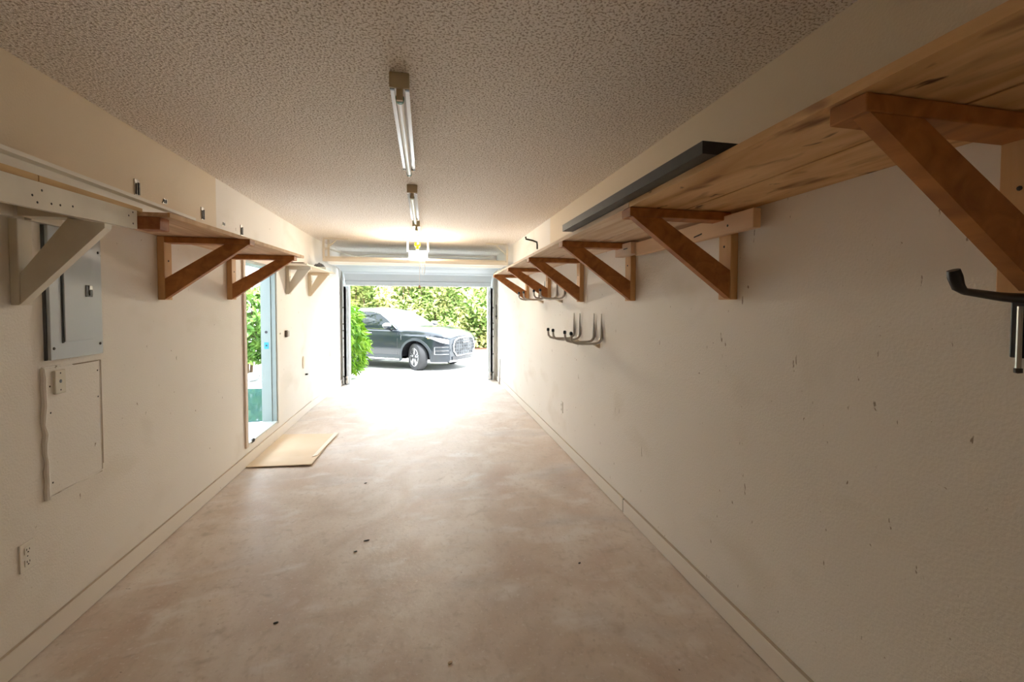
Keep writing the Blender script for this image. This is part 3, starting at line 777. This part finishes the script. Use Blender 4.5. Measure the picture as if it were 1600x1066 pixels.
# left shelves
FX = -1.285
sh = thing('wall_shelf', 'near white shelf on left wall with thick painted front board', 'shelf', (-1.45, 1, 1.8))
fa = obj('front_board', MB().prism([(YB+.02, 1.765), (YB+.02, 1.862), (1.75, 1.868), (2.44, 1.8825), (2.44, 1.800), (1.75, 1.774)], 'x', FX-.022, FX), WPAINT, sh)
for (y, z) in [(2.12, 1.82), (2.16, 1.845), (2.14, 1.80), (2.2, 1.808), (2.24, 1.812), (2.3, 1.82), (2.41, 1.87), (2.41, 1.82), (2.38, 1.85)]:
    obj('nail', MB().lathe([(0, 0), (.0045, 0), (0, .002)], 'x', 8, (FX, y-.25 if y < 2.35 else y, z)), NAIL, fa)
obj('shelf_board', MB().prism([(YB+.02, 1.864), (YB+.02, 1.890), (1.75, 1.893), (1.90, 1.895), (1.90, 1.8725), (1.75, 1.8695)], 'x', XL+.002, FX-.003), PLYEDGE, sh)
obj('shelf_board', MB().prism([(1.906, 1.873), (1.906, 1.895), (2.49, 1.902), (2.49, 1.885)], 'x', XL+.002, FX-.004), PLYEDGE, sh)
tag(obj('white_moulding', MB().prism([(-1.375, 1.9035), (-1.330, 1.9035), (-1.328, 1.925), (-1.352, 1.931), (-1.352, 1.948), (-1.332, 1.955), (-1.332, 1.970), (-1.375, 1.970)], 'y', YB+.05, 3.1), mat('moulding_paint', (.80, .77, .70), .45)),
    'long white grooved moulding strip lying on the left shelves', 'moulding')
t = thing('shelf_bracket', 'white painted bracket under near left shelf, over the electrical panel', 'shelf bracket', (XL, 2.2, 1.45))
obj('post', MB().box(XL+.001, XL+.030, 2.19, 2.26, 1.45, 1.79, bev=.003), WPAINT, t)
obj('arm', MB().box(XL+.031, FX-.024, 2.19, 2.26, 1.80, 1.862, bev=.003), WPAINT, t)
obj('brace', MB().prism([(XL+.031, 1.455), (XL+.031, 1.575), (-1.395, 1.799), (-1.27, 1.784), (-1.27, 1.765)], 'y', 2.195, 2.235), WPAINT, t)
t = thing('wall_cleat', 'white painted cleat board on left wall beneath the near shelf', 'board', (XL, 1.4, 1.79))
obj('board', MB().box(XL+.001, XL+.026, YB+.03, 2.185, 1.795, 1.862, bev=.003), WPAINT, t)
obj('board', MB().box(XL+.001, XL+.026, 2.265, 2.43, 1.795, 1.862, bev=.003), WPAINT, t)
# block between the two shelves
tag(obj('wood_block', MB().box(-1.33, -1.232, 2.515, 2.60, 1.812, 1.8715, bev=.004), RED_W), 'red-brown wood block where the near and middle left shelves meet', 'block')
sh = thing('wall_shelf', 'middle bare plywood shelf on left wall on brown brackets', 'shelf', (-1.35, 3.4, 1.872))
slab('shelf_board', [(XL+.002, 2.515), (-1.20, 2.515), (-1.06, 4.40), (XL+.002, 4.40)], 1.8725, 1.8925, PLY, sh)
ed = MB().prism([(-1.20, 2.515), (-1.19, 2.515), (-1.052, 4.40), (-1.06, 4.40)], 'z', 1.8715, 1.894)
obj('edge_strip', ed, PINE, sh)
for y, zb, lb in ((3.20, 1.485, 'brown bracket on left wall near the wood block, right of electrical panel'), (4.19, 1.50, 'brown bracket on left wall just before the side doorway')):
    bracket(lb, XL, 1, y, -1.078, zb, 1.8715, (BRACE, PINE), 'brown shelf brackets on the left wall')
sh = thing('wall_shelf', 'far cream shelf on left wall beyond the side doorway', 'shelf', (-1.45, 6.4, 1.9))
slab('shelf_board', [(XL+.002, 5.62), (-1.315, 5.62), (-1.285, 7.12), (XL+.002, 7.12)], 1.912, 1.930, CREAM, sh)
for y, m_, lb in ((5.80, mat('grey_cream_paint', (.62, .56, .46), .6), 'greyish painted bracket under far left shelf, nearer the side doorway'), (6.84, CREAM, 'cream painted bracket under far left shelf, nearer the garage door')):
    bracket(lb, XL, 1, y, -1.317, 1.585, 1.911, (m_, m_), 'painted brackets under the far left shelf', ty=.075)
tag(obj('wood_strip', MB().box(-1.56, -1.36, 5.66, 5.72, 1.931, 1.946, bev=.002), mat('dark_strip', (.16, .11, .07), .7)), 'dark thin strip lying on near end of the far left shelf', 'strip')
bx = obj('storage_box', MB().box(-1.50, -1.335, 6.75, 7.08, 1.931, 1.985, bev=.004), PBLUE); tag(bx, 'pale blue flat box on far end of the far left shelf', 'box')
m = MB(); rows = []
for i in range(13):
    row = []
    for j in range(13):
        x = -1.498+.105*i/12; y = 6.78+.20*j/12
        e_ = min(i, 12-i, j, 12-j)/6
        row.append(Vector((x, y, 1.987+(.014+.042*math.sqrt(max(0, e_)))*(1+.35*math.sin(i*1.7+j)*math.cos(j*1.3)))))
    rows.append(row)
m.grid(rows)
r = bmesh.ops.extrude_face_region(m.bm, geom=list(m.bm.faces))
for v in r['geom']:
    if isinstance(v, bmesh.types.BMVert): v.co.z = 1.986
bmesh.ops.recalc_face_normals(m.bm, faces=list(m.bm.faces))
tag(obj('folded_rag', m, RAG, smooth=True), 'dark crumpled rag on top of the pale blue box', 'rag')

# ================================================================== WALL HARDWARE
# electrical panel
ep = thing('electrical_panel', 'grey electrical panel on left wall behind the white bracket', 'electrical panel', (XL, 2.5, 1.21))
P0, P1, PZ0, PZ1 = 2.345, 2.672, 1.213, 1.792
obj('back_box', MB().box(XL+.0, XL+.009, P0-.002, P1+.001, PZ0, PZ1), PANELD, ep)
obj('cover', MB().box(XL+.009, XL+.022, P0+.004, P1, PZ0, PZ1, bev=.002), PANEL, ep)
dr = obj('door', MB().box(XL+.022, XL+.030, P0+.075, P1-.075, PZ0+.075, PZ1-.06, bev=.002), PANEL, ep)
obj('hinge_gap', MB().box(XL+.0225, XL+.0245, P0+.066, P0+.075, PZ0+.07, PZ1-.05), BLACK, ep)
la = obj('latch', MB().box(XL+.030, XL+.0325, P1-.122, P1-.080, 1.49, 1.545), PANELD, dr)
obj('latch_button', MB().box(XL+.0325, XL+.036, P1-.103, P1-.083, 1.497, 1.522, bev=.002), BLACK, la)
obj('latch_plate', MB().box(XL+.0325, XL+.035, P1-.103, P1-.083, 1.525, 1.543), GALV, la)
for y, z in ((P0+.02, PZ1-.085), (P1-.02, PZ1-.085), (P1-.02, PZ0+.05), (P0+.02, PZ0+.05)):
    obj('screw', MB().lathe([(0, 0), (.007, 0), (.005, .003), (0, .0035)], 'x', 10, (XL+.022, y, z)), NAIL, ep)
# drywall patch under the panel with lumpy caulked rim
pt = thing('wall_patch', 'rectangular drywall patch with ragged edges below electrical panel', 'wall patch', (XL, 2.5, .62))
obj('board', MB().box(XL, XL+.005, 2.335, 2.672, .63, 1.178), WALL, pt)
m = MB(); rng = random.Random(3)
pts = []
for k in range(15): pts.append((XL+.004, 2.328+rng.uniform(-.006, .006), 1.182-.565*k/14))
m.tube(pts, [rng.uniform(.008, .013) for _ in pts], 8)
m.tube([(XL+.002, 2.328+.35*k/10, .617+.012*k/10+rng.uniform(-.002, .002)) for k in range(11)], .006, 6)
m.tube([(XL+.003, 2.672+rng.uniform(-.002, .002), .63+.55*k/10) for k in range(11)], .0045, 6)
m.tube([(XL+.003, 2.325+.10*k/4, 1.183) for k in range(5)], .005, 6)
obj('caulk_bead', m, WALL, pt, smooth=True)
m = MB().box(XL+.0002, XL+.0062, 2.674, 2.680, .66, 1.18).box(XL+.0002, XL+.0062, 2.50, 2.66, 1.176, 1.180).box(XL+.0002, XL+.005, 2.36, 2.67, .621, .6245)
obj('crack', m, mat('crack_shadow', (.30, .24, .17), .9), pt)
for y, z in ((2.362, 1.10), (2.362, .985), (2.362, .68), (2.655, 1.13), (2.655, 1.0)):
    obj('screw', MB().lathe([(0, 0), (.0045, 0), (0, .002)], 'x', 8, (XL+.005, y, z)), NAIL, pt)
sp = thing('switch_box_plate', 'small blank steel plate with centre hole on the drywall patch', 'cover plate', (XL, 2.405, 1.062))
pl = obj('plate', MB().box(XL+.005, XL+.016, 2.375, 2.437, 1.062, 1.166, bev=.003), WPAINT, sp)
obj('centre_hole', MB().lathe([(0, 0), (.008, 0), (0, .0015)], 'x', 14, (XL+.016, 2.406, 1.116)), BLACK, pl)
for z in (1.078, 1.152): obj('screw', MB().lathe([(0, 0), (.004, 0), (0, .0015)], 'x', 8, (XL+.016, 2.406, z)), NAIL, pl)
def outlet(y, z, wx, sgn, label):
    t = thing('wall_outlet', label, 'outlet', (wx, y, z))
    bxf = lambda a, b_, *r, **k: MB().box(min(wx+sgn*a, wx+sgn*b_), max(wx+sgn*a, wx+sgn*b_), *r, **k)
    p = obj('plate', bxf(0, .006, y-.035, y+.035, z, z+.114, bev=.002), WHITE, t)
    for dz in (.032, .082):
        q = obj('receptacle', bxf(.006, .008, y-.016, y+.016, z+dz-.014, z+dz+.014, bev=.001), WHITE, t)
        for dy, hh in ((-.0065, .0055), (.0065, .0045)):
            obj('slot', bxf(.008, .0087, y+dy-.0012, y+dy+.0012, z+dz-.001, z+dz+hh+.002), BLACK, q)
        obj('slot', bxf(.008, .0087, y-.0028, y+.0028, z+dz-.010, z+dz-.005), BLACK, q)
    obj('screw', MB().lathe([(0, 0), (.003, 0), (0, sgn*.001)], 'x', 8, (wx+sgn*.006, y, z+.057)), NAIL, p)
outlet(2.222, .375, XL, 1, 'white duplex outlet low on left wall near the camera')
outlet(4.465, .36, XR, -1, 'white duplex outlet low on right wall below the double hooks')
# door opener wall button, light switch, oval bumper, small plate
t = thing('opener_button', 'brown and grey rounded wall button beside the side doorway', 'wall button', (XL, 5.77, 1.09))
obj('case', MB().box(XL, XL+.022, 5.735, 5.805, 1.085, 1.165, bev=.008), mat('brown_plastic', (.16, .12, .10), .5), t)
obj('cover', MB().box(XL+.022, XL+.036, 5.742, 5.798, 1.092, 1.158, bev=.012), mat('grey_plastic', (.42, .38, .36), .4), t)
t = thing('light_switch', 'slim white light switch between side doorway and brown wall button', 'light switch', (XL, 5.53, 1.09))
p = obj('plate', MB().box(XL, XL+.006, 5.51, 5.56, 1.085, 1.20, bev=.002), WHITE, t)
obj('toggle', MB().box(XL+.006, XL+.018, 5.53, 5.54, 1.13, 1.15, bev=.003), WHITE, p)
m = MB(); m.lathe([(0, 0), (1, 0), (.9, .012), (.0, .016)], 'x', 24)
for v in m.bm.verts: v.co = Vector((XL+v.co.x, 6.52+v.co.y*.05, .70+v.co.z*.085))
tag(obj('oval_bumper', m, CREAM, smooth=True), 'pale oval disc on far left wall below the brown button', 'wall disc')
tag(obj('wall_plug', MB().box(XL, XL+.03, 6.62, 6.66, .515, .535, bev=.004), NAIL), 'small dark nub on far left wall under the pale oval disc', 'wall fitting')
tag(obj('small_plate', MB().box(XL+.045, XL+.055, 7.98, 8.03, .62, .72, bev=.003), mat('faded_plate', (.70, .68, .64), .5), None), 'small pale plate on left wall near the garage opening', 'cover plate')
# small metal clips above the left shelves
CL = [(3.016, 2.115, 1, 'tall metal clip on upper left wall, first from the camera'), (3.30, 2.10, 0, 'small flat metal clip on upper left wall, between the first two tall clips'),
      (3.793, 2.121, 1, 'tall metal clip on upper left wall, above the wood shelf middle'), (4.15, 2.108, 0, 'small flat metal clip on upper left wall, beside the last tall clip'),
      (4.515, 2.116, 1, 'tall metal clip on upper left wall, last before the garage door')]
for y, z, tall, lb in CL:
    t = thing('wall_clip', lb, 'wall clip', (XL, y, z), 'metal clips on the upper left wall')
    if tall:
        obj('plate', MB().box(XL, XL+.004, y-.022, y+.022, z-.045, z+.045, bev=.001), GALV, t)
        obj('slot', MB().box(XL+.004, XL+.009, y-.014, y-.004, z-.040, z+.022).box(XL+.004, XL+.009, y+.008, y+.018, z-.040, z+.030), NAIL, t)
    else:
        obj('plate', MB().prism([(y-.03, z-.018), (y+.02, z-.014), (y+.032, z+.016), (y-.014, z+.014)], 'x', XL, XL+.004), GALV, t)
        obj('slot', MB().box(XL+.004, XL+.007, y-.016, y-.004, z-.012, z+.010).box(XL+.004, XL+.007, y+.006, y+.016, z-.010, z+.010), NAIL, t)
# double storage hooks on the right wall
def double_hook(y, z, label, gap=.165, upright=.235, reach=.25, tip=.075):
    t = thing('double_hook', label, 'storage hook', (XR, y+gap/2, z), 'steel double hooks on the right wall')
    for k in range(2):
        yy = y+k*gap
        x0 = XR-.012
        pts = [(x0, yy, z+upright), (x0, yy, z+.05), (x0-.006, yy, z+.026), (x0-.022, yy, z+.008), (x0-.05, yy, z)]
        pts += [(x0-.12, yy, z-.002), (x0-reach+.055, yy, z+.002), (x0-reach+.02, yy, z+.012), (x0-reach+.004, yy, z+.032), (x0-reach, yy, z+tip)]
        pr = obj('prong', MB().tube(pts, [.003, .0125, .0125]+[.010]*7, 10), GALV, t, smooth=True)
        obj('rubber_tip', MB().lathe([(0, z+tip-.008), (.0125, z+tip-.006), (.0135, z+tip+.012), (.009, z+tip+.02), (0, z+tip+.022)], 'z', 12, (x0-reach, yy, 0)), RUBBERG, pr, smooth=True)
    obj('cross_plate', MB().box(XR-.175, XR-.06, y+.002, y+gap-.002, z-.012, z-.004, bev=.002), GALV, t)
    obj('wall_gusset', MB().prism([(XR-.001, z-.045), (XR-.001, z-.012), (XR-.06, z-.012)], 'y', y+gap*.35, y+gap*.65), CREAM, t)
double_hook(3.373, 1.16, 'nearer lower steel double hook on right wall, below the shelf brackets')
double_hook(3.889, 1.157, 'farther lower steel double hook on right wall, beside its nearer twin')
double_hook(4.36, 1.53, 'nearer upper steel double hook on right wall, crossing the brown brackets', gap=.27, upright=.21)
double_hook(5.14, 1.53, 'farther upper steel double hook on right wall, behind the far brackets', gap=.27, upright=.21)
# black hook on the near right post
t = thing('black_wall_hook', 'black metal arm hook at foot of the nearest right bracket', 'hook', (XR, .76, 1.47))
obj('arm', MB().tube([(XR-.002, .755, 1.470), (1.24, .755, 1.476), (1.135, .755, 1.487), (1.118, .755, 1.497), (1.108, .755, 1.518), (1.103, .755, 1.532)], [.013, .010, .008, .012, .014, .012], 10), BLACK, t, smooth=True)
obj('mount_plate', MB().box(XR-.022, XR-.0005, .748, .795, 1.335, 1.482, bev=.003), BLACK, t)
obj('rod', MB().tube([(XR-.030, .772, 1.455), (XR-.030, .772, 1.31)], .0055, 8), GALV, t)
obj('rod_tip', MB().lathe([(0, 1.300), (.008, 1.302), (.008, 1.312), (0, 1.314)], 'z', 10, (XR-.030, .772, 0)), NAIL, t)
# leaning stick by the garage opening
tag(obj('leaning_stick', MB().tube([(XR-.035, 8.35, .0), (XR-.030, 8.35, .08), (XR-.012, 8.38, .47)], [.012, .012, .006], 8), mat('grey_stick', (.36, .33, .30), .6)), 'thin grey stick standing on floor by the right garage jamb', 'stick')
# cardboard sheet
cb_ = thing('cardboard_sheet', 'flattened cardboard sheet on floor before the side doorway', 'cardboard', (-1.3, 4.95, 0))
q = [(-1.57, 4.47), (-1.015, 4.40), (-.985, 5.46), (-1.57, 5.56)]
m = MB(); rows = []
for i in range(9):
    v = i/8; a = (lerp(q[0][0], q[3][0], v), lerp(q[0][1], q[3][1], v)); b_ = (lerp(q[1][0], q[2][0], v), lerp(q[1][1], q[2][1], v))
    rows.append([Vector((lerp(a[0], b_[0], j/8), lerp(a[1], b_[1], j/8), .006+.016*(1-v)*(.5+.5*j/8)*(1 if v < .5 else .5) - (.004 if i == 2 else 0))) for j in range(9)])
m.grid(rows)
r = bmesh.ops.extrude_face_region(m.bm, geom=list(m.bm.faces))
for v in r['geom']:
    if isinstance(v, bmesh.types.BMVert): v.co.z = max(.0005, v.co.z-.006)
bmesh.ops.recalc_face_normals(m.bm, faces=list(m.bm.faces))
obj('sheet', m, CARD, cb_)
ft = obj('flap', MB().prism([(-1.06, 4.62), (-1.02, 4.66), (-.965, 5.44), (-1.01, 5.45)], 'z', .018, .021), mat('pale_cardboard', (.86, .78, .66), .8), cb_); ft['label'] = 'pale torn edge flap'
# small debris on the floor
DEB = [(.84, 2.40, .008, 1.2, 'small dark chip on floor beside right baseboard gap'),
       (-.486, 3.88, .009, 1.4, 'small dark chip on mid floor, right of the cardboard sheet'),
       (-.363, 2.92, .008, 2.6, 'dark sliver on mid floor, the longer of a close pair'),
       (-.41, 2.80, .008, 1.4, 'short dark fleck just left of and nearer than the dark sliver'),
       (-.675, 2.24, .007, 1.8, 'dark brown fleck on left part of near floor'),
       (.09, 1.83, .009, 1.2, 'small pale crumb on the nearest floor, right of centre')]
for x, y, s_, el, lb in DEB:
    m = MB(); bmesh.ops.create_icosphere(m.bm, subdivisions=1, radius=s_)
    for v in m.bm.verts: v.co = Vector((x+v.co.x*el, y+v.co.y*.9+v.co.x*.4, s_*.45+v.co.z*.45))
    tag(obj('floor_debris', m, NAIL if 'dark' in lb else CARD), lb, 'debris')
